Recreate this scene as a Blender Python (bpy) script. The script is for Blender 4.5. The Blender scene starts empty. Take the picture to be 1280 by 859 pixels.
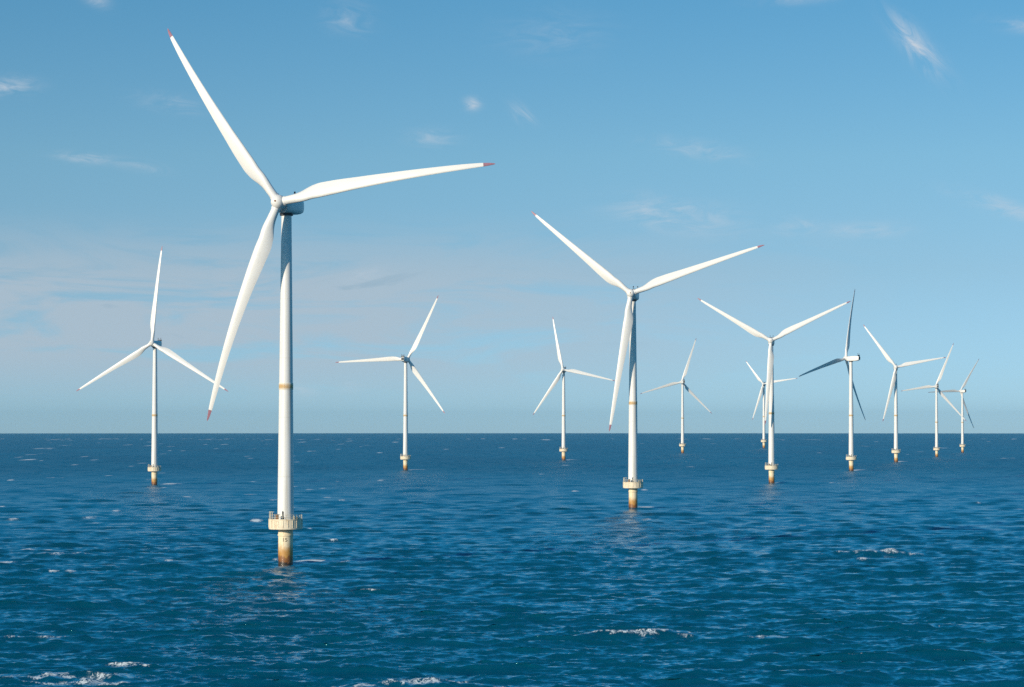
import bpy, bmesh, math, random
import numpy as np
from mathutils import Matrix, Vector, Euler
random.seed(4)
rng = np.random.default_rng(11)
R = math.radians
S = bpy.context.scene
COL = S.collection
EARTH = 6.371e6
CAM_H = 35.0
HUB = 88.0          # hub height above the water
OVER = 4.7          # rotor centre ahead of the tower axis
BLADE = 56.0

# ------------------------------------------------------------------ helpers
def link(o, parent=None):
    COL.objects.link(o)
    if parent is not None: o.parent = parent
    return o

def mesh_obj(name, bm, mat, parent=None, smooth=True):
    me = bpy.data.meshes.new(name)
    bmesh.ops.recalc_face_normals(bm, faces=bm.faces)
    bm.to_mesh(me); bm.free()
    me.materials.append(mat)
    if smooth:
        for p in me.polygons: p.use_smooth = True
        try: me.set_sharp_from_angle(angle=R(38))
        except Exception: pass
    return link(bpy.data.objects.new(name, me), parent)

def loft(bm, rings, cap0=True, cap1=True):
    vs = [[bm.verts.new(p) for p in r] for r in rings]
    n = len(vs[0])
    for a, b in zip(vs[:-1], vs[1:]):
        for i in range(n):
            bm.faces.new((a[i], a[(i+1) % n], b[(i+1) % n], b[i]))
    if cap0: bm.faces.new(vs[0][::-1])
    if cap1: bm.faces.new(vs[-1])
    return vs

def lathe(bm, prof, n=48, axis='Z'):
    rings = []
    for r, z in prof:
        ring = []
        for i in range(n):
            a = 2*math.pi*i/n
            x, y = r*math.cos(a), r*math.sin(a)
            ring.append((x, y, z) if axis == 'Z' else (x, z, y))
        rings.append(ring)
    loft(bm, rings)

def tube(bm, p, q, r, n=8):
    p, q = Vector(p), Vector(q)
    d = (q-p).normalized()
    u = d.orthogonal().normalized(); v = d.cross(u)
    loft(bm, [[c + r*(math.cos(2*math.pi*i/n)*u + math.sin(2*math.pi*i/n)*v) for i in range(n)] for c in (p, q)])

def box(bm, c, s, bev=0.0):
    r = bmesh.ops.create_cube(bm, size=1.0, matrix=Matrix.Translation(c) @ Matrix.Diagonal((*s, 1)))
    if bev:
        es = list({e for v in r['verts'] for e in v.link_edges})
        bmesh.ops.bevel(bm, geom=es, offset=bev, segments=2, affect='EDGES', profile=0.5)

# ------------------------------------------------------------------ materials
def new_mat(name):
    m = bpy.data.materials.new(name); m.use_nodes = True
    nt = m.node_tree
    return m, nt, nt.nodes['Principled BSDF']

class NT:
    """small helper to write node maths"""
    def __init__(s, nt): s.nt = nt
    def n(s, t, **k):
        o = s.nt.nodes.new(t)
        for a, b in k.items(): setattr(o, a, b)
        return o
    def put(s, sock, v):
        if hasattr(v, 'is_output'): s.nt.links.new(v, sock)
        else: sock.default_value = v
    def m(s, op, a, b=0.0, c=0.0, clamp=False):
        o = s.n('ShaderNodeMath', operation=op, use_clamp=clamp)
        s.put(o.inputs[0], a); s.put(o.inputs[1], b); s.put(o.inputs[2], c)
        return o.outputs[0]
    def vm(s, op, a, b=(0, 0, 0)):
        o = s.n('ShaderNodeVectorMath', operation=op)
        s.put(o.inputs[0], a); s.put(o.inputs[1], b)
        return o.outputs[0]
    def sc(s, a, f):
        o = s.n('ShaderNodeVectorMath', operation='SCALE')
        s.put(o.inputs[0], a); s.put(o.inputs['Scale'], f)
        return o.outputs[0]
    def mix(s, f, a, b, bt='MIX'):
        o = s.n('ShaderNodeMix', data_type='RGBA', blend_type=bt)
        s.put(o.inputs['Factor'], f); s.put(o.inputs['A'], a); s.put(o.inputs['B'], b)
        return o.outputs['Result']
    def ramp(s, f, a, b, clamp=True, smooth=True):
        o = s.n('ShaderNodeMapRange', interpolation_type='SMOOTHSTEP' if smooth else 'LINEAR')
        s.put(o.inputs['Value'], f); s.put(o.inputs['From Min'], a); s.put(o.inputs['From Max'], b)
        return o.outputs['Result']
    def noise(s, vec, scale, detail=4, rough=.55, dist=0.0, color=False):
        o = s.n('ShaderNodeTexNoise')
        s.put(o.inputs['Vector'], vec); s.put(o.inputs['Scale'], scale)
        s.put(o.inputs['Detail'], detail); s.put(o.inputs['Roughness'], rough); s.put(o.inputs['Distortion'], dist)
        return o.outputs['Color' if color else 'Fac']
    def sep(s, v):
        o = s.n('ShaderNodeSeparateXYZ'); s.put(o.inputs[0], v); return o.outputs
    def comb(s, x, y, z):
        o = s.n('ShaderNodeCombineXYZ')
        for i, v in enumerate((x, y, z)): s.put(o.inputs[i], v)
        return o.outputs[0]
    def obj(s): return s.n('ShaderNodeTexCoord').outputs['Object']

def mat_tower():
    m, nt, b = new_mat('tower_paint'); t = NT(nt)
    P = t.obj(); x, y, z = t.sep(P)
    streak = t.noise(t.vm('MULTIPLY', P, (1.5, 1.5, .05)), 1.0, 5, .6)
    blot = t.noise(P, .35, 4, .6)
    f = t.m('MULTIPLY', t.ramp(streak, .48, .72), .75)
    c = t.mix(f, (.70, .68, .645, 1), (.54, .50, .43, 1))
    c = t.mix(t.m('MULTIPLY', t.ramp(blot, .5, .8), .25), c, (.58, .56, .52, 1))
    # weld seams between the rolled cans
    seam = t.m('LESS_THAN', t.m('ABSOLUTE', t.m('SUBTRACT', t.m('MODULO', z, 14.5), 7.0)), .07)
    c = t.mix(t.m('MULTIPLY', seam, .35), c, (.45, .42, .38, 1))
    # rust weeping under the mid flange
    run = t.m('MULTIPLY', t.ramp(z, 38.5, 43.0), t.m('LESS_THAN', z, 43.2))
    run = t.m('MULTIPLY', run, t.ramp(t.noise(t.vm('MULTIPLY', P, (2.2, 2.2, .06)), 1.0, 3), .5, .72))
    c = t.mix(t.m('MULTIPLY', run, .6), c, (.42, .27, .13, 1))
    t.put(b.inputs['Base Color'], c)
    b.inputs['Roughness'].default_value = .42
    return m

def mat_flange():
    m, nt, b = new_mat('rusty_flange'); t = NT(nt)
    P = t.obj(); x, y, z = t.sep(P)
    mid = t.m('MULTIPLY', t.ramp(z, 42.7, 43.4), t.ramp(z, 44.4, 43.8))
    n_ = t.noise(t.vm('MULTIPLY', P, (1.2, 1.2, .5)), 1.0, 5, .65)
    c = t.mix(t.m('MULTIPLY', mid, t.ramp(n_, .25, .6)), (.66, .60, .50, 1), (.48, .30, .12, 1))
    t.put(b.inputs['Base Color'], c); b.inputs['Roughness'].default_value = .7
    return m

def mat_white(name, dirt=.3, rough=.38):
    m, nt, b = new_mat(name); t = NT(nt)
    P = t.obj()
    f = t.m('MULTIPLY', t.ramp(t.noise(t.vm('MULTIPLY', P, (1.2, 1.2, .22)), 1.0, 5, .6), .48, .78), dirt)
    t.put(b.inputs['Base Color'], t.mix(f, (.70, .675, .635, 1), (.52, .48, .42, 1)))
    b.inputs['Roughness'].default_value = rough
    return m

def mat_pile():
    m, nt, b = new_mat('pile_paint'); t = NT(nt)
    P = t.obj(); x, y, z = t.sep(P)
    wob = t.m('MULTIPLY', t.m('SUBTRACT', t.noise(t.vm('MULTIPLY', P, (1.7, 1.7, .4)), 1.0, 7, .7), .5), 4.4)
    zz = t.m('ADD', z, wob)
    streak = t.noise(t.vm('MULTIPLY', P, (2.4, 2.4, .10)), 1.0, 5, .65)
    c = t.mix(t.m('MULTIPLY', t.ramp(streak, .48, .72), .6), (.74, .62, .42, 1), (.52, .36, .16, 1))
    c = t.mix(t.ramp(zz, 5.4, 2.9), c, (.44, .22, .05, 1))
    c = t.mix(t.ramp(zz, 2.4, 1.7), c, (.22, .085, .022, 1))
    c = t.mix(t.ramp(zz, 1.0, .4), c, (.035, .025, .016, 1))
    t.put(b.inputs['Base Color'], c)
    t.put(b.inputs['Roughness'], t.m('MULTIPLY_ADD', t.ramp(zz, 3.5, .5), -.25, .62))
    return m

def mat_platform():
    m, nt, b = new_mat('platform_paint'); t = NT(nt)
    P = t.obj(); x, y, z = t.sep(P)
    streak = t.noise(t.vm('MULTIPLY', P, (1.6, 1.6, .25)), 1.0, 5, .65)
    c = t.mix(t.m('MULTIPLY', t.ramp(streak, .47, .70), .7), (.74, .63, .46, 1), (.46, .33, .19, 1))
    c = t.mix(t.m('MULTIPLY', t.ramp(t.noise(P, 2.6, 4, .6), .56, .70), .75), c, (.30, .16, .07, 1))
    t.put(b.inputs['Base Color'], c); b.inputs['Roughness'].default_value = .6
    return m

def mat_plain(name, col, rough=.5, metal=0.0, var=.3):
    m, nt, b = new_mat(name); t = NT(nt)
    P = t.obj()
    d = tuple(v*(1-var) for v in col)
    t.put(b.inputs['Base Color'], t.mix(t.ramp(t.noise(P, 1.1, 5, .6), .35, .65), (*col, 1), (*d, 1)))
    b.inputs['Roughness'].default_value = rough; b.inputs['Metallic'].default_value = metal
    return m

M = dict(tower=mat_tower(), flange=mat_flange(), blade=mat_white('blade_gelcoat', .22, .36), nac=mat_white('nacelle_gelcoat', .3, .42),
         hub=mat_white('hub_gelcoat', .25, .4), pile=mat_pile(), plat=mat_platform(),
         red=mat_plain('red_tip_paint', (.33, .15, .19), .45), dark=mat_plain('dark_metal', (.035, .035, .038), .55),
         rail=mat_plain('railing_paint', (.62, .56, .42), .55), rust=mat_plain('rusty_steel', (.22, .10, .04), .75),
         grille=mat_plain('grille_black', (.05, .055, .06), .6), mark=mat_plain('marking_black', (.02, .02, .022), .5))

# ------------------------------------------------------------------ one turbine
def interp(x, xs, ys): return float(np.interp(x, xs, ys))

def blade_section(r, n=28, bow=3.5):
    """closed loop of points (x chord, y thickness) of the blade at radius r; leading edge +x"""
    xs = [1.2, 3.0, 5.0, 8.0, 11.5, 16, 22, 30, 40, 48, 52.5, 54.5, 55.5, 56.0]
    ch = interp(r, xs, [2.1, 2.1, 2.35, 3.35, 3.95, 3.65, 3.05, 2.45, 1.85, 1.40, 1.02, .70, .42, .14])
    th = interp(r, xs, [2.1, 2.05, 1.85, 1.45, 1.15, .92, .72, .52, .36, .26, .20, .15, .10, .04])
    k = interp(r, [3, 10], [0, 1]); k = k*k*(3-2*k)                      # circle -> aerofoil
    tw = R(interp(r, [3, 9, 16, 28, 42, 56], [16, 13, 8.5, 4.5, 2.0, .5])) + R(3)
    piv = .5 + (.30-.5)*k
    out = []
    for i in range(n):
        a = 2*math.pi*i/n
        cx, cy = math.cos(a), math.sin(a)
        circ = (cx*ch*.5, cy*th*.5)
        u = .5*(1-cx)                                                   # 0 leading .. 1 trailing
        yt = 5*(.2969*math.sqrt(u)-.126*u-.3516*u*u+.2843*u**3-.1036*u**4)*th*(1 if cy >= 0 else -1)*.98
        cam = -.035*ch*4*u*(1-u)
        foil = ((piv-u)*ch, yt*1.0+cam)
        X = circ[0]*(1-k)+foil[0]*k; Y = circ[1]*(1-k)+foil[1]*k
        # at the top, moving to +x, wind from -y: nose turns up-wind
        X2 = X*math.cos(tw)+Y*math.sin(tw); Y2 = -X*math.sin(tw)+Y*math.cos(tw)
        q = r/BLADE
        out.append((X2, Y2 + bow*(q*q-q), r))
    return out

def blade_bm(r0, r1, n, bow=3.5):
    bm = bmesh.new()
    loft(bm, [blade_section(r0+(r1-r0)*i/n, bow=bow) for i in range(n+1)])
    return bm

def make_turbine():
    root = bpy.data.objects.new('wind_turbine', None); link(root)
    root.empty_display_size = 5
    # --- foundation
    bm = bmesh.new()
    lathe(bm, [(1.80, -9), (1.80, 6.9), (1.92, 7.0), (1.92, 7.4), (1.80, 7.5), (1.80, 8.62)], 56)
    mesh_obj('foundation_pile', bm, M['pile'], root)
    # --- platform: broad yellow drum with a skirt of plates
    bm = bmesh.new()
    lathe(bm, [(1.5, 8.63), (4.02, 8.63), (4.10, 8.70), (4.10, 10.95), (4.20, 11.0), (4.20, 11.16), (4.02, 11.16), (4.02, 11.0), (1.5, 11.0)], 64)
    for i in range(22):                                                  # stiffeners on the skirt
        a = 2*math.pi*(i+.3)/22
        mtx = Matrix.Rotation(a, 4, 'Z')
        r = bmesh.ops.create_cube(bm, size=1, matrix=mtx @ Matrix.Translation((4.13, 0, 9.95)) @ Matrix.Diagonal((.10, .09, 1.84, 1)))
    plat = mesh_obj('platform', bm, M['plat'], root)
    bm = bmesh.new()                                                     # railing, higher by the landing side
    nP = 26
    for i in range(nP):
        a = 2*math.pi*i/nP
        hi = 1.95 if 2.5 < a < 4.05 else 1.25
        p = (3.98*math.cos(a), 3.98*math.sin(a))
        tube(bm, (*p, 11.0), (*p, 11.0+hi), .055, 6)
    for z in (.62, 1.22):
        for i in range(52):
            a, b2 = 2*math.pi*i/52, 2*math.pi*(i+1)/52
            tube(bm, (3.98*math.cos(a), 3.98*math.sin(a), 11+z), (3.98*math.cos(b2), 3.98*math.sin(b2), 11+z), .035, 5)
    for i in range(10):
        a, b2 = 2.62+.14*i, 2.62+.14*(i+1)
        tube(bm, (3.98*math.cos(a), 3.98*math.sin(a), 12.92), (3.98*math.cos(b2), 3.98*math.sin(b2), 12.92), .05, 5)
    mesh_obj('railing', bm, M['rail'], plat)
    bm = bmesh.new()                                                     # davit crane on the front edge
    tube(bm, (-.35, -3.75, 11.0), (-.35, -3.75, 13.0), .20, 10)
    tube(bm, (-.35, -3.75, 12.92), (-.25, -5.1, 13.15), .11, 8)
    tube(bm, (-.35, -3.75, 12.2), (-.3, -4.5, 13.0), .06, 6)
    tube(bm, (-.25, -5.05, 13.1), (-.25, -5.05, 12.4), .03, 5)
    lathe(bm, [(.34, 11.0), (.34, 11.3), (.2, 11.6)], 12)
    bm.verts.ensure_lookup_table()
    for v in bm.verts[-36:]: v.co += Vector((-.35, -3.75, 0))
    mesh_obj('davit_crane', bm, M['dark'], plat)
    bm = bmesh.new()
    box(bm, (-1.75, -3.05, 11.65), (.75, .6, 1.3), .05)
    mesh_obj('equipment_cabinet', bm, M['rust'], plat)
    bm = bmesh.new()
    box(bm, (2.3, -2.75, 11.45), (.6, .5, .9), .05)
    box(bm, (2.95, -2.1, 11.35), (.45, .45, .7), .05)
    mesh_obj('switch_box', bm, M['rail'], plat)
    # --- tower
    bm = bmesh.new()
    z0, z1 = 11.0, 85.9
    prof = [(2.12, z0), (2.12, z0+.25), (2.0, z0+.3)]
    for i in range(1, 40):
        q = i/39
        prof.append((2.0 + (1.24-2.0)*(q**1.08), z0+.3+(z1-z0-.3)*q))
    lathe(bm, prof, 64)
    tower = mesh_obj('tower', bm, M['tower'], root)
    bm = bmesh.new()
    rr = 1.72
    lathe(bm, [(rr-.2, 42.65), (rr+.0, 42.7), (rr+.035, 42.8), (rr+.035, 44.3), (rr-.0, 44.4), (rr-.2, 44.45)], 64)
    mesh_obj('flange', bm, M['flange'], tower)
    # --- nacelle (origin at the tower top, front = -Y)
    bm = bmesh.new()
    st = [(-3.15, 1.55, 1.65, -1.55), (-2.9, 1.72, 1.80, -1.78), (-1.2, 1.85, 1.95, -1.98), (1.5, 1.9, 2.15, -2.02), (4.5, 1.88, 2.22, -1.95),
          (6.0, 1.66, 2.05, -1.75), (7.4, 1.40, 1.92, -1.40), (7.9, 1.22, 1.80, -1.15)]
    rings = []
    for y, w, zt, zb in st:
        ring = []
        cz, hz = (zt+zb)/2, (zt-zb)/2
        for i in range(40):
            a = 2*math.pi*i/40
            c, s = math.cos(a), math.sin(a)
            e = .45
            ring.append((w*math.copysign(abs(c)**e, c), y, cz+hz*math.copysign(abs(s)**e, s)))
        rings.append(ring)
    loft(bm, rings)
    nac = mesh_obj('nacelle', bm, M['nac'], root)
    bm = bmesh.new()
    lathe(bm, [(1.30, -2.55), (1.62, -2.5), (1.66, -2.2), (1.66, -1.9), (1.4, -1.75)], 48)
    mesh_obj('yaw_ring', bm, M['dark'], nac)
    bm = bmesh.new()
    box(bm, (0, 7.97, .35), (2.1, .16, 2.1), .04)
    for i in range(6): box(bm, (0, 8.08, -.5+.34*i), (1.9, .08, .07))
    mesh_obj('rear_grille', bm, M['grille'], nac)
    bm = bmesh.new()
    box(bm, (0, 7.3, 2.42), (2.7, .35, 1.05), .06)
    mesh_obj('cooler', bm, M['grille'], nac)
    for sx in (-.9, .9):
        bm = bmesh.new()
        tube(bm, (sx, 7.0, 1.9), (sx, 7.0, 3.7), .06, 6)
        tube(bm, (sx-.3, 7.0, 3.6), (sx+.3, 7.0, 3.6), .045, 6)
        box(bm, (sx, 7.0, 3.85), (.34, .34, .42), .04)
        mesh_obj('sensor_mast', bm, M['dark'], nac)
    # --- hub (origin at the rotor centre, front = -Y)
    bm = bmesh.new()
    lathe(bm, [(.02, -2.15), (.30, -2.13), (.75, -2.0), (1.2, -1.7), (1.58, -1.2), (1.80, -.5), (1.86, .2), (1.80, 1.0), (1.62, 1.42), (1.3, 1.5)], 48, 'Y')
    for k in range(3):                                                   # blade sockets
        mm = Matrix.Rotation(2*math.pi*k/3, 4, 'Y')
        b2 = bmesh.new(); lathe(b2, [(1.22, .9), (1.22, 1.95), (1.12, 2.02)], 32)
        me = bpy.data.meshes.new('t'); b2.to_mesh(me); b2.free(); me.transform(mm); bm.from_mesh(me); bpy.data.meshes.remove(me)
    hub = mesh_obj('hub', bm, M['hub'], root)
    bm = bmesh.new(); lathe(bm, [(.24, -2.23), (.26, -2.12), (.26, -2.0)], 20, 'Y')
    mesh_obj('nose_cap', bm, M['rust'], hub)
    # --- blade (origin at the rotor centre, pointing +Z)
    bl = mesh_obj('blade', blade_bm(1.4, 53.2, 64), M['blade'], root)
    mesh_obj('blade_tip', blade_bm(53.203, 56.0, 12), M['red'], bl)
    return root

def copy_tree(o, parent=None):
    c = o.copy(); COL.objects.link(c)
    if parent is not None: c.parent = parent
    for ch in o.children: copy_tree(ch, c)
    return c

def pose(root, yaw, cone, blades):
    """turn the nacelle, set hub and three blades; the turbine brings one blade, two more are copied"""
    Y = Matrix.Rotation(-R(yaw), 4, 'Z')
    T = Y @ Matrix.Rotation(-R(5), 4, 'X')
    top = Matrix.Translation((0, 0, HUB))
    kids = {c.name.split('.')[0]: c for c in root.children}
    kids['nacelle'].matrix_basis = top @ Y
    kids['hub'].matrix_basis = top @ T @ Matrix.Translation((0, -OVER, 0)) @ Matrix.Rotation(R(blades[0][0]), 4, 'Y')
    bs = [kids['blade']] + [copy_tree(kids['blade'], root) for _ in range(2)]
    for o, (az, ln) in zip(bs, blades):
        o.matrix_basis = (top @ T @ Matrix.Translation((0, -OVER, 0)) @ Matrix.Rotation(R(az), 4, 'Y')
                          @ Matrix.Rotation(-R(cone), 4, 'X') @ Matrix.Diagonal((1, 1, ln, 1)))

TURB = [
 ((-56.8, 643.5, -0.03), 1.0253, 19, 3.0, [(81.5, 0.99), (198.9, 1.006), (323.6, 1.016)],
  'largest and nearest white wind turbine, with red blade tips and a rust stained yellow platform'),
 ((-208.4, 1493.9, -0.18), 0.9351, 15, 1.0, [(3.6, 1.097), (120.7, 1.066), (239.5, 1.048)],
  'leftmost wind turbine, one blade straight up and the other two drooping evenly to both sides'),
 ((-82.5, 1985.9, -0.31), 0.9763, 196, 2.5, [(92.1, 1.079), (215.5, 0.951), (331.2, 1.035)],
  'small wind turbine right of the largest one, a single blade lying level to the left'),
 ((51.6, 2558.3, -0.51), 1.0244, 10, 5.0, [(102.2, 0.933), (214.2, 0.957), (347.8, 0.967)],
  'small distant wind turbine whose right blade reaches behind the second largest turbine'),
 ((50.4, 1066.7, -0.09), 1.013, 12, 2.5, [(70.1, 1.034), (188.8, 1.023), (309.6, 0.994)],
  'second largest white wind turbine, blades spread like a wide Y right of the middle'),
 ((214.2, 3216.0, -0.82), 1.014, 171, 1.5, [(105.8, 0.98), (224.8, 0.987), (342.6, 1.027)],
  'small distant wind turbine standing alone between the second and third largest turbines'),
 ((387.2, 3936.9, -1.23), 1.1184, 14, 5.0, [(80.3, 0.848), (197.5, 0.925), (322.3, 0.739)],
  'farthest wind turbine, its hub hidden behind a blade of the third largest turbine'),
 ((155.5, 1534.9, -0.19), 0.9661, 8, 2.5, [(63.3, 0.984), (184.2, 0.932), (300.9, 0.952)],
  'third largest wind turbine, one blade hanging along its tower, a farther turbine right behind it'),
 ((259.3, 1958.2, -0.31), 0.9747, 131, -3.5, [(105.1, 1.07), (219.3, 1.137), (348.4, 1.006)],
  'wind turbine turned nearly side on, long white nacelle pointing left and shaded dark blades'),
 ((362.7, 2419.3, -0.47), 1.0156, 5, 5.0, [(78.5, 0.849), (194.0, 0.933), (323.9, 0.903)],
  'wind turbine just right of the side on one, its right blade touching the next rotor'),
 ((467.7, 2821.1, -0.64), 0.8824, 178, 5.0, [(97.4, 0.805), (221.4, 1.034), (339.1, 1.048)],
  'second wind turbine from the right, its lower right blade crossing the rightmost tower'),
 ((577.9, 3285.7, -0.87), 0.894, 154, 1.0, [(92.2, 1.014), (206.2, 1.068), (327.9, 0.997)],
  'rightmost wind turbine, small white nacelle jutting right and one blade level to the left'),
]
proto = make_turbine()
roots = [proto] + [copy_tree(proto) for _ in TURB[1:]]
for i, (root, (loc, s, yaw, cone, bl, label)) in enumerate(zip(roots, TURB)):
    root.location = loc; root.scale = (s, s, s)
    root['label'] = label; root['category'] = 'wind turbine'; root['group'] = 'wind turbines standing in the open sea'
    pose(root, yaw, cone, bl)

# the nearest rotor is loaded by the wind: its blades bow more than the far ones show
def bowed(src, r0, r1, n):
    o = mesh_obj('x', blade_bm(r0, r1, n, 13.0), src.data.materials[0]); me = o.data; me.name = src.data.name; bpy.data.objects.remove(o); return me
loaded = None
for b_ in [c for c in proto.children if c.name.startswith('blade')]:
    tip = b_.children[0]
    if loaded is None: loaded = (bowed(b_, 1.4, 53.2, 64), bowed(tip, 53.203, 56.0, 12))
    b_.data, tip.data = loaded

# number on the nearest foundation
def marking(root, text):
    cu = bpy.data.curves.new('t', 'FONT'); cu.body = text; cu.size = 1.45; cu.extrude = .012; cu.align_x = 'CENTER'; cu.resolution_u = 3
    o = bpy.data.objects.new('t', cu); COL.objects.link(o)
    bpy.context.view_layer.update()
    me = bpy.data.meshes.new_from_object(o.evaluated_get(bpy.context.evaluated_depsgraph_get()))
    bpy.data.objects.remove(o); bpy.data.curves.remove(cu)
    rr = 1.815
    for v in me.vertices:
        a = -math.pi/2 + (v.co.x-.05)/rr
        q = rr + v.co.z
        v.co = Vector((q*math.cos(a), q*math.sin(a), 6.0+v.co.y*.9-.35))
    me.name = 'number_marking'; me.materials.clear(); me.materials.append(M['mark'])
    pile = [c for c in root.children if c.name.startswith('foundation_pile')][0]
    link(bpy.data.objects.new('number_marking', me), pile)
marking(proto, '15')

# ------------------------------------------------------------------ the sea
def wave_tile(N=2048, L=690.0, lp=21.0, Hs=1.35, wind=R(-97)):
    k1 = 2*np.pi*np.fft.fftfreq(N, L/N)
    kx, ky = np.meshgrid(k1, k1, indexing='ij')
    k = np.hypot(kx, ky); k[0, 0] = 1
    kp = 2*np.pi/lp
    th = np.arctan2(ky, kx)-wind
    spread = np.where(np.cos(th) > 0, np.abs(np.cos(th))**14, 0)
    wide = np.clip((k/kp-1)/12, 0, 1)                                     # short waves come from all round
    D = spread*(1-.5*wide) + .10*wide*(np.cos(th)**4+.08)
    P = k**-3.65*np.exp(-1.25*(kp/k)**2)*D*np.exp(-(k*.10)**2)
    P[0, 0] = 0
    w = np.fft.fft2(rng.standard_normal((N, N)))
    H = w*np.sqrt(P)
    h = np.fft.ifft2(H).real
    H *= (Hs/4)/h.std()
    lam = 2*np.pi/k
    bands = [(30, 1e9), (12, 30), (5, 12), (2, 5), (0, 2)]
    out = []
    for a, b in bands:
        Hb = H*((lam >= a) & (lam < b))
        hz = np.fft.ifft2(Hb).real
        dx = np.fft.ifft2(-1j*kx/k*Hb).real
        dy = np.fft.ifft2(-1j*ky/k*Hb).real
        out.append((max(a, .8), hz.astype(np.float32), dx.astype(np.float32), dy.astype(np.float32)))
    Hf = H*(lam > 4)
    jxx = np.fft.ifft2(kx*kx/k*Hf).real; jyy = np.fft.ifft2(ky*ky/k*Hf).real; jxy = np.fft.ifft2(kx*ky/k*Hf).real
    ch = 1.0
    J = (1-ch*jxx)*(1-ch*jyy)-(ch*jxy)**2
    return L, N, out, J.astype(np.float32)

def sample(A, u, v):
    N = A.shape[0]
    iu = np.floor(u).astype(np.int64); iv = np.floor(v).astype(np.int64)
    fu = (u-iu).astype(np.float32); fv = (v-iv).astype(np.float32)
    iu %= N; iv %= N; ju = (iu+1) % N; jv = (iv+1) % N
    return (A[iu, iv]*(1-fu)+A[ju, iv]*fu)*(1-fv)+(A[iu, jv]*(1-fu)+A[ju, jv]*fu)*fv

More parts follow.
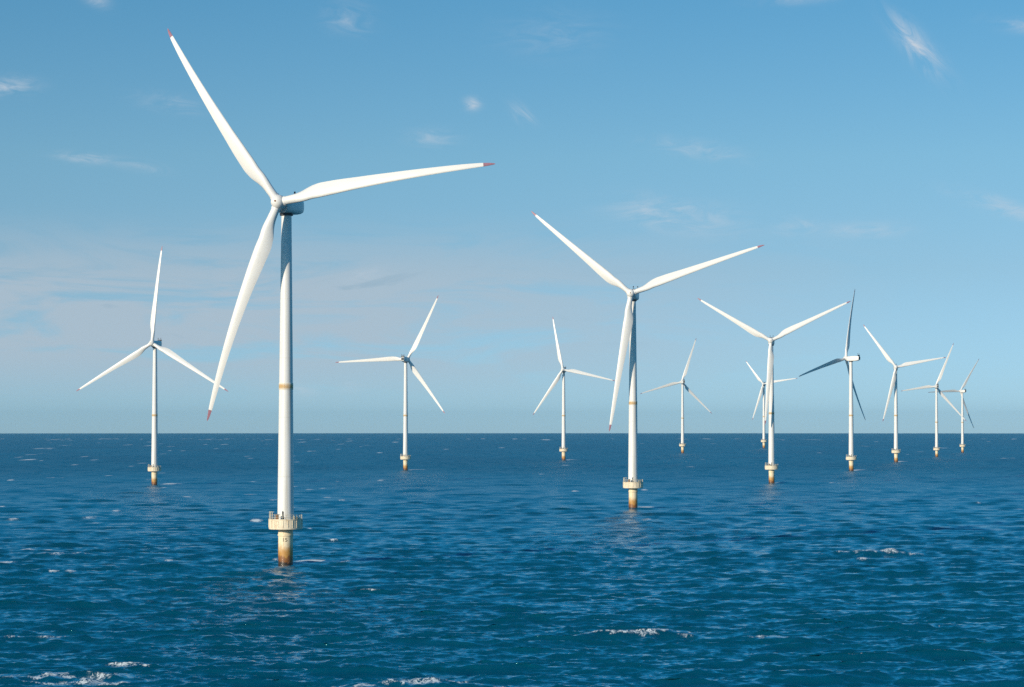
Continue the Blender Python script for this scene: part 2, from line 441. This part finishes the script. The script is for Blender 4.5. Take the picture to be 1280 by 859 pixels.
def make_sea():
    # distances: dense where the view is, coarse below the ship and at the horizon
    d = [12.0]
    while d[-1] < 26500:
        x = d[-1]
        step = max(.36, .25*x*x/(CAM_H*2560)) if x > 285 else max(1.2, (285-x)*.12)
        d.append(x+step)
    d = np.array(d)
    dense = np.arange(-15.2, 15.21, math.degrees(1.0/2560))
    side = [15.2]; st = .05
    while side[-1] < 180-2.5:
        st = min(st*1.15, 3.0); side.append(min(side[-1]+st, 180-1.0))
    side = np.array(side[1:])
    ang = np.radians(np.concatenate([-side[::-1], dense, side]))          # from +Y towards +X
    nA, nD = len(ang), len(d)
    AA, DD = np.meshgrid(ang, d)
    X0 = DD*np.sin(AA); Y0 = DD*np.cos(AA)
    sa = np.gradient(ang)[None, :]*DD; sd = np.gradient(d)[:, None]+0*DD
    L, N, bands, J = wave_tile()
    c, s = math.cos(R(9)), math.sin(R(9))
    def uv(x, y): return (x*c+y*s)/L*N, (-x*s+y*c)/L*N
    u, v = uv(X0, Y0)
    Z = np.zeros_like(X0); DX = np.zeros_like(X0); DY = np.zeros_like(X0)
    for lam, hz, dx, dy in bands:
        w = np.maximum(np.clip((lam/np.maximum(sd*1.0, 1e-6)-.55)/.9, 0, 1), .75 if lam >= 12 else (.35 if lam >= 5 else 0))*np.clip((lam/np.maximum(sa, 1e-6)-1.5)/2, 0, 1)
        if w.max() == 0: continue
        Z += w*sample(hz, u, v); a, b = sample(dx, u, v), sample(dy, u, v)
        DX += w*(a*c-b*s); DY += w*(a*s+b*c)
    res = np.clip((sd-.45)/12.0, 0, 1)**.5                  # how much of the sea's slope the mesh cannot carry
    # broken crests: where the surface folds
    Jv = sample(J, u, v)
    crest = np.clip((Z-.12)/.35, 0, 1)
    near = np.clip((1500-DD)/800, 0, 1)
    foam = np.clip((.30-Jv)/.16, 0, 1)*np.clip(crest+.2, 0, 1)*near*.8
    # single breakers and wakes, each with its own place on the water (x, distance, half width, half depth, strength, lift)
    F = CAM_H*3200
    def at(px, py):
        dd = F/(py-531.0)
        return (px-640)/3200*dd, dd
    caps = []; breakers = []; r2 = random.Random(7)
    for px, py, w, dep, st in [(20, 846, 7, 6, .75), (75, 853, 8, 4, .8), (125, 848, 4.5, 4.0, .7), (160, 831, 3.2, 3, .75), (150, 836, 3, 2, .5), (560, 858, 5, 2.2, .7), (97, 707, 2.2, 2, .7), (205, 679, 5, 2, .7),
                               (615, 637, 4, 5, .9), (610, 650, 4.2, 4, .8), (725, 654, 4, 4, .8), (590, 597, 0, 0, 0), (140, 595, 5, 14, .9), (70, 597, 8, 14, .8), (225, 590, 3, 12, .9), (315, 594, 3.5, 10, .7), (935, 622, 2.6, 6, .8), (1150, 786, 3, 2, .4), (1015, 732, 4, 2.6, .5)]:
        if w == 0: continue
        x, dd = at(px, py)
        for _ in range(int(5+w*2.2)):
            wx = r2.gauss(0, .55)*w
            breakers.append((x+wx, dd+(r2.gauss(0, .30)*dep if py > 825 else r2.gauss(0, .35)), r2.uniform(.5, 2.0)*(.5+w/8), r2.uniform(.12, .24)*dep, st*r2.uniform(.4, .95)))
    for px, py, w, st in [(1095, 695, 17, .85), (800, 799, 9, .8), (765, 798, 5, .6), (78, 697, 8, .8), (60, 800, 10, .6), (500, 859, 9, .9), (35, 850, 9, .85), (1180, 786, 10, .3), (975, 801, 6, .55), (250, 800, 5, .3)]:
        bx, by = at(px, py)
        n = int(w*3.2)
        for _ in range(n):                                                # torn foam strung along the crest
            dx = r2.triangular(-1.1, 1.1, r2.uniform(-.3, .3))*w
            y_ = by+.5-.02*dx-.7*math.sin(dx*.55+bx)-.4*math.sin(dx*1.3)
            breakers.append((bx+dx, y_+r2.gauss(0, .45), r2.uniform(.5, 1.8), r2.uniform(.35, .75), st*r2.uniform(.45, 1.0)))
    for _ in range(270):                                                  # small whitecaps scattered to windward
        py = 547+(r2.random()**3.4)*170
        px = r2.uniform(-250, 1530) if r2.random() < .5 else r2.uniform(-250, 460)
        x, dd = at(px, py)
        sz = r2.uniform(.5, 1.0)*(1.7 if r2.random() < .12 else 1)
        row = dd*dd/(CAM_H*3200)                                          # one picture row's worth of water, roughly the mesh step out there
        breakers.append((x, dd, sz*(1.1+dd/800), sz*(.25+.42*row), r2.uniform(.3, .8)+.4*min(1, dd/1800)))
        caps.append((x, dd, sz*(1.3+dd/700), .6+.45*row, r2.uniform(.2, .7)*min(1, dd/1200)))
    for i, (loc, s_, *_r) in enumerate(TURB):                             # white water trailing to the lee of each pile
        x, y, _z = loc
        if y < 2700:
            caps.append((x+7.5, y+9+y*.006, 7.0, 2.2+y*y/6e5, .75))
            breakers.append((x+3.6, y+5, 2.2, 1.6+y*y/6e5, .8))
            breakers.append((x+7.0, y+8.2+y*.006, 5.6, 2.0+y*y/5e5, 1.05))
            breakers.append((x+12.5, y+9+y*.007, 3.0, 2.6+y*y/5e5, .75))
    for bx, by, w, dep, st in breakers:
        jr = np.searchsorted(d, [math.hypot(bx, by)-dep*3-1, math.hypot(bx, by)+dep*3+1])
        a0 = math.atan2(bx, by); da = 3*w/by
        jc = np.searchsorted(ang, [a0-da, a0+da])
        if jr[1] <= jr[0] or jc[1] <= jc[0]: continue
        sl = (slice(jr[0], jr[1]+1), slice(jc[0], jc[1]+1))
        ex = ((X0[sl]-bx)/w)**2; ey = ((Y0[sl]-by)/dep)**2
        g = np.exp(-(ex+ey)**1.3)
        foam[sl] = np.maximum(foam[sl], st*g)
        if by < 700 and st > .7 and not any(abs(by-t[0][1]-10) < 16 and abs(bx-t[0][0]) < 18 for t in TURB):
            Z[sl] += .16*st*np.exp(-ex*.4)*np.exp(-((Y0[sl]-by-.8)/2.2)**2)  # the steep crest that is breaking
    for bx, by, w, dep, up in caps:                                       # the crest under each far whitecap
        jr = np.searchsorted(d, [math.hypot(bx, by)-dep*3-1, math.hypot(bx, by)+dep*3+1])
        a0 = math.atan2(bx, by); da = 3*w/by
        jc = np.searchsorted(ang, [a0-da, a0+da])
        sl = (slice(jr[0], jr[1]+1), slice(jc[0], jc[1]+1))
        Z[sl] += up*np.exp(-((X0[sl]-bx)/(w*1.2))**2-((Y0[sl]-by)/dep)**2)
    for px, py, w, up in [(1095, 695, 17, .85), (800, 799, 10, .9), (78, 697, 9, .8), (60, 800, 11, .7), (500, 859, 9, .6), (60, 850, 14, .6), (1180, 786, 13, .6),
                          (250, 800, 9, .6), (540, 805, 12, .55), (1190, 735, 12, .55), (330, 760, 9, .5), (980, 801, 9, .7), (910, 745, 9, .5), (1070, 850, 12, .55)]:
        bx, by = at(px, py)                                               # the longer swells that stand out
        yc = Y0-by+.02*(X0-bx)+.7*np.sin((X0-bx)*.55+bx)+.4*np.sin((X0-bx)*1.3)
        Z += 1.45*up*np.exp(-((X0-bx)/(w*1.1))**4-(yc/np.where(yc > 0, 5.0, 1.9))**2)
    for loc, *_r in TURB[:1]:                                             # water slapping the nearest pile
        rr = np.hypot(X0-loc[0], Y0-loc[1])
        foam = np.maximum(foam, .38*np.exp(-((rr-1.9)/.55)**2)*(.5+.5*np.sin(X0*3+Y0*2)))
    X = X0-1.2*DX; Y = Y0-1.25*DY
    Zf = Z-(X0**2+Y0**2)/(2*EARTH)
    V = np.stack([X, Y, Zf], -1).reshape(-1, 3)
    V = np.vstack([V, [[0, 0, 0]]]).astype(np.float32)
    idx = np.arange(nA*nD).reshape(nD, nA)
    q = np.stack([idx[:-1, :-1], idx[:-1, 1:], idx[1:, 1:], idx[1:, :-1]], -1).reshape(-1, 4)
    qw = np.stack([idx[:-1, -1], idx[:-1, 0], idx[1:, 0], idx[1:, -1]], -1).reshape(-1, 4)
    q = np.vstack([q, qw])
    tr = np.stack([np.full(nA, nA*nD), np.roll(idx[0], -1), idx[0]], -1)[:, [0, 1, 2]]
    me = bpy.data.meshes.new('sea')
    me.vertices.add(len(V)); me.vertices.foreach_set('co', V.ravel())
    li = np.concatenate([q.ravel(), tr.ravel()]).astype(np.int32)
    me.loops.add(len(li)); me.loops.foreach_set('vertex_index', li)
    starts = np.concatenate([np.arange(len(q))*4, len(q)*4+np.arange(len(tr))*3]).astype(np.int32)
    me.polygons.add(len(starts)); me.polygons.foreach_set('loop_start', starts)
    me.polygons.foreach_set('use_smooth', np.ones(len(starts), dtype=bool))
    me.update(calc_edges=True)
    at_ = me.attributes.new('foam', 'FLOAT', 'POINT')
    at_.data.foreach_set('value', np.append(foam.ravel(), 0).astype(np.float32))
    at_ = me.attributes.new('unresolved', 'FLOAT', 'POINT')
    at_.data.foreach_set('value', np.append(res.ravel(), 0).astype(np.float32))
    o = bpy.data.objects.new('sea', me); link(o); o['kind'] = 'structure'
    print('sea verts', len(V), 'foam share', float((foam > .5).mean()), 'normal z', me.polygons[len(q)//2].normal.z, me.polygons[len(q)+5].normal.z)
    return o

def mat_sea():
    m, nt, b = new_mat('sea_water'); t = NT(nt)
    geo = t.n('ShaderNodeNewGeometry')
    P = geo.outputs['Position']
    N = geo.outputs['Normal']
    # wind ripples too fine for the mesh: tilt the normal
    def rip(scale, stretch, k, det=2):
        c = t.noise(t.vm('MULTIPLY', P, (scale*stretch, scale, scale)), 1.0, det, .6, 0, True)
        return t.sc(t.vm('SUBTRACT', c, (.5, .5, .5)), k)
    r = t.vm('ADD', rip(.9, .22, RIP[0]), rip(3.2, .3, RIP[1]))
    unres = t.n('ShaderNodeAttribute', attribute_name='unresolved').outputs['Fac']
    gust = t.m('MULTIPLY_ADD', t.ramp(t.noise(t.vm('MULTIPLY', P, (.012, .004, 1)), 1.0, 4, .6), .35, .65), .8, .6)
    r = t.sc(r, t.m('MULTIPLY', gust, t.m('SUBTRACT', 1.0, t.m('MULTIPLY', unres, .8))))
    swell = t.sc(t.vm('ADD', rip(.020, 6.0, .42, 3), rip(.055, 4.0, .30, 3)), unres)   # the waves the far mesh is too coarse for
    r = t.vm('MULTIPLY', t.vm('ADD', r, swell), (1, 1, 0))
    Nn = t.vm('NORMALIZE', t.vm('ADD', N, r))
    att = t.n('ShaderNodeAttribute', attribute_name='foam').outputs['Fac']
    fn = t.noise(t.vm('MULTIPLY', P, (1.3, .7, 1.3)), 1.0, 7, .72, 1.2)
    lace = t.m('ABSOLUTE', t.m('MULTIPLY', t.m('SUBTRACT', t.noise(t.vm('MULTIPLY', P, (1.3, .8, 1.0)), 1.0, 5, .6, 1.6), .5), 5.0))
    brk = t.m('SUBTRACT', t.m('MULTIPLY', t.m('SUBTRACT', fn, .5), 1.6), t.m('MULTIPLY', lace, .38))
    f = t.ramp(t.m('ADD', t.m('MULTIPLY', att, .85), t.m('MULTIPLY', brk, 1.25)), .12, .62)
    f = t.m('MULTIPLY', f, t.ramp(att, .05, .35))
    big = t.noise(t.vm('MULTIPLY', P, (.006, .0022, 1)), 1.0, 4, .6)
    # the surface itself: a clear dielectric skin
    t.put(b.inputs['Base Color'], (0, 0, 0, 1))
    t.put(b.inputs['Roughness'], t.m('MULTIPLY_ADD', unres, ROUGH[1]-ROUGH[0], ROUGH[0]))
    b.inputs['IOR'].default_value = 1.333
    b.inputs['Specular IOR Level'].default_value = SPEC
    b.inputs['Specular Tint'].default_value = (.35, 1, 1, 1)
    t.put(b.inputs['Normal'], Nn)
    # light scattered back from inside the water: the same whatever way the ripple faces
    body = t.n('ShaderNodeBsdfDiffuse')
    t.put(body.inputs['Color'], t.mix(t.ramp(big, .3, .7), SEA[0], SEA[1]))
    t.put(body.inputs['Normal'], t.vm('NORMALIZE', t.vm('ADD', t.sc(N, .25), (0, 0, .75))))
    add = t.n('ShaderNodeAddShader')
    nt.links.new(b.outputs[0], add.inputs[0]); nt.links.new(body.outputs[0], add.inputs[1])
    white = t.n('ShaderNodeBsdfDiffuse'); white.inputs['Color'].default_value = (.62, .66, .68, 1)
    mx = t.n('ShaderNodeMixShader'); t.put(mx.inputs[0], f)
    nt.links.new(add.outputs[0], mx.inputs[1]); nt.links.new(white.outputs[0], mx.inputs[2])
    nt.links.new(mx.outputs[0], nt.nodes['Material Output'].inputs['Surface'])
    return m

RIP = (.40, .40)
ROUGH = (.08, .44)
SEA = ((.0001, .066, .116, 1), (.0002, .090, .150, 1))
SPEC = .5
sea = make_sea()
sea.data.materials.append(mat_sea())

# ------------------------------------------------------------------ light
SUN_AZ, SUN_EL = 223.0, 17.0       # compass from +Y clockwise: low on the left, a little behind the camera
a, e = R(SUN_AZ), R(SUN_EL)
to_sun = Vector((math.sin(a)*math.cos(e), math.cos(a)*math.cos(e), math.sin(e)))
sl = bpy.data.lights.new('sun', 'SUN'); sl.energy = 3.6; sl.angle = R(.5); sl.color = (1.0, .87, .68)
so = bpy.data.objects.new('sun', sl); link(so); so.rotation_euler = to_sun.to_track_quat('Z', 'Y').to_euler()

# ------------------------------------------------------------------ sky
w = bpy.data.worlds.new('World'); S.world = w; w.use_nodes = True
t = NT(w.node_tree)
bg = w.node_tree.nodes['Background']
D = t.n('ShaderNodeTexCoord').outputs['Generated']
x, y, z = t.sep(D)
zz = t.m('ADD', t.m('MULTIPLY', z, 1.0), .014)
V = t.vm('NORMALIZE', t.comb(x, y, zz))
sky = t.n('ShaderNodeTexSky', sky_type='NISHITA')
sky.sun_disc = False; sky.sun_elevation = e; sky.sun_rotation = a
sky.air_density = .7; sky.dust_density = .3; sky.ozone_density = 6.0; sky.altitude = 0
t.put(sky.inputs['Vector'], V)
skyc = sky.outputs['Color']
hs = t.n('ShaderNodeHueSaturation'); hs.inputs['Saturation'].default_value = 1.0; hs.inputs['Value'].default_value = 1.0
t.put(hs.inputs['Color'], skyc); tint = t.n('ShaderNodeValToRGB'); cr = tint.color_ramp
for pos, col in [(0.0, (1.07, 1.07, 1.10)), (.15, (1.20, 1.02, .84)), (.26, (1.20, 1.14, .87)), (.41, (.91, 1.14, .92)), (.62, (.30, 1.72, 1.62))]:
    el_ = cr.elements[0] if pos == 0 else (cr.elements[len(cr.elements)-1] if pos == .62 else cr.elements.new(pos))
    el_.position = pos; el_.color = (*[v/1.8 for v in col], 1)
t.put(tint.inputs[0], t.m('MULTIPLY', z, 2.5))
skyc = t.vm('MULTIPLY', hs.outputs['Color'], t.vm('MULTIPLY', tint.outputs[0], (1.8*.83, 1.8*.84, 1.8*.805)))
# thin cirrus and low stratus, placed by compass bearing and height above the horizon (in thousandths of a radian)
az = t.m('MULTIPLY', t.m('ARCTAN2', x, y), 1000.0)
el = t.m('MULTIPLY', t.m('ARCSINE', z), 1000.0)
def px(X, Y): return (X-640)/3.2, (531-Y)/3.2
wisp = t.noise(t.comb(t.m('MULTIPLY', az, .05), t.m('MULTIPLY', el, .17), 0), 1.0, 8, .66, 1.1)
ca_, sa_ = math.cos(R(50)), math.sin(R(50))
along = t.m('SUBTRACT', t.m('MULTIPLY', az, ca_), t.m('MULTIPLY', el, sa_)); across = t.m('ADD', t.m('MULTIPLY', az, sa_), t.m('MULTIPLY', el, ca_))
wispd = t.noise(t.comb(t.m('MULTIPLY', along, .045), t.m('MULTIPLY', across, .15), 9.0), 1.0, 8, .66, 1.2)
wisp2 = t.noise(t.comb(t.m('MULTIPLY', az, .013), t.m('MULTIPLY', el, .075), 3.7), 1.0, 6, .6, .9)
total = None
PATCH = [(1145, 66, 42, 12, -50, .8), (1160, 85, 14, 10, -40, .5), (590, 131, 9, 7, 0, .75), (653, 144, 16, 8, -45, .5), (437, 26, 26, 17, 0, .35), (16, 117, 28, 10, 0, .7), (112, 203, 30, 6, -5, .5),
         (218, 134, 38, 10, -8, .3), (845, 270, 66, 17, -8, .55), (872, 188, 50, 10, -10, .35), (1245, 263, 50, 9, -18, .55), (540, 173, 26, 9, 0, .35), (1080, 290, 45, 9, 0, .3), (995, 285, 26, 9, 0, .28),
         (180, 212, 30, 6, -8, .25), (380, 486, 18, 9, 0, .3), (436, 486, 18, 9, 0, .25), (120, 8, 16, 8, -20, .55), (1005, 2, 45, 8, 5, .4), (1265, 43, 30, 8, -10, .35), (690, 45, 60, 25, 0, .14), (455, 345, 26, 8, 8, .35)]
for X, Y, sx, sy, rot, k in PATCH:
    ca, ce = px(X, Y); c_, s_ = math.cos(R(rot)), math.sin(R(rot))
    da = t.m('SUBTRACT', az, ca); de = t.m('SUBTRACT', el, ce)
    u = t.m('ADD', t.m('MULTIPLY', da, c_*3.2/sx), t.m('MULTIPLY', de, s_*3.2/sx))
    v = t.m('ADD', t.m('MULTIPLY', da, -s_*3.2/sy), t.m('MULTIPLY', de, c_*3.2/sy))
    g = t.m('EXPONENT', t.m('MULTIPLY', t.m('ADD', t.m('MULTIPLY', u, u), t.m('MULTIPLY', v, v)), -1.0))
    g = t.m('MULTIPLY', g, k)
    g = t.m('MULTIPLY', g, t.ramp(wispd if rot < -30 else wisp, .34, .74))
    total = g if total is None else t.m('ADD', total, g)
high = t.m('MULTIPLY', total, 1.25)
# stratus bank low on the left
bank = t.m('MULTIPLY', t.ramp(el, 3, 32), t.ramp(el, 86, 50))
bank = t.m('MULTIPLY', bank, t.ramp(az, 190, -90))
bank = t.m('MULTIPLY', bank, t.ramp(wisp2, .30, .54))
streak = t.m('MULTIPLY', t.m('MULTIPLY', t.ramp(el, 25, 38), t.ramp(el, 68, 52)), t.m('MULTIPLY', t.ramp(wisp2, .60, .70), t.ramp(az, 120, -60)))
SKYGAIN = 1.0
CLD = (4.2, 4.6, 5.1, 1); BNK = (3.1, 3.72, 4.3, 1); STR = (1.75, 2.85, 3.75, 1)
c = t.mix(t.m('MULTIPLY', bank, .8), skyc, BNK)
c = t.mix(t.m('MULTIPLY', streak, .45), c, STR)
c = t.mix(t.m('MINIMUM', high, 1.0), c, CLD)
t.put(bg.inputs['Color'], c)
bg.inputs['Strength'].default_value = .10

# ------------------------------------------------------------------ sea air
hm = bpy.data.materials.new('haze_air'); hm.use_nodes = True
hn = hm.node_tree; hn.nodes.remove(hn.nodes['Principled BSDF'])
pv = hn.nodes.new('ShaderNodeVolumePrincipled'); pv.inputs['Color'].default_value = (.50, .82, .97, 1)
pv.inputs['Density'].default_value = 1.8e-5; pv.inputs['Anisotropy'].default_value = .2
hn.links.new(pv.outputs[0], hn.nodes['Material Output'].inputs['Volume'])
bm = bmesh.new(); box(bm, (0, 0, 55.0), (54000, 54000, 230.0))
hz = mesh_obj('haze', bm, hm, smooth=False); hz['kind'] = 'stuff'

# ------------------------------------------------------------------ camera
cam = bpy.data.cameras.new('camera'); cam.sensor_width = 36; cam.lens = 90; cam.clip_start = 1; cam.clip_end = 60000
co = bpy.data.objects.new('camera', cam); link(co)
co.location = (0, 0, CAM_H); co.rotation_euler = (R(90+1.817), 0, 0)
S.camera = co

S.render.engine = 'CYCLES'
S.cycles.use_denoising = False
S.cycles.max_bounces = 6; S.cycles.diffuse_bounces = 2; S.cycles.glossy_bounces = 3; S.cycles.volume_bounces = 0
S.view_settings.view_transform = 'Standard'; S.view_settings.look = 'None'
S.view_settings.exposure = .5; S.view_settings.gamma = 1; S.view_settings.use_curve_mapping = False
S.render.resolution_x = 1024; S.render.resolution_y = 687
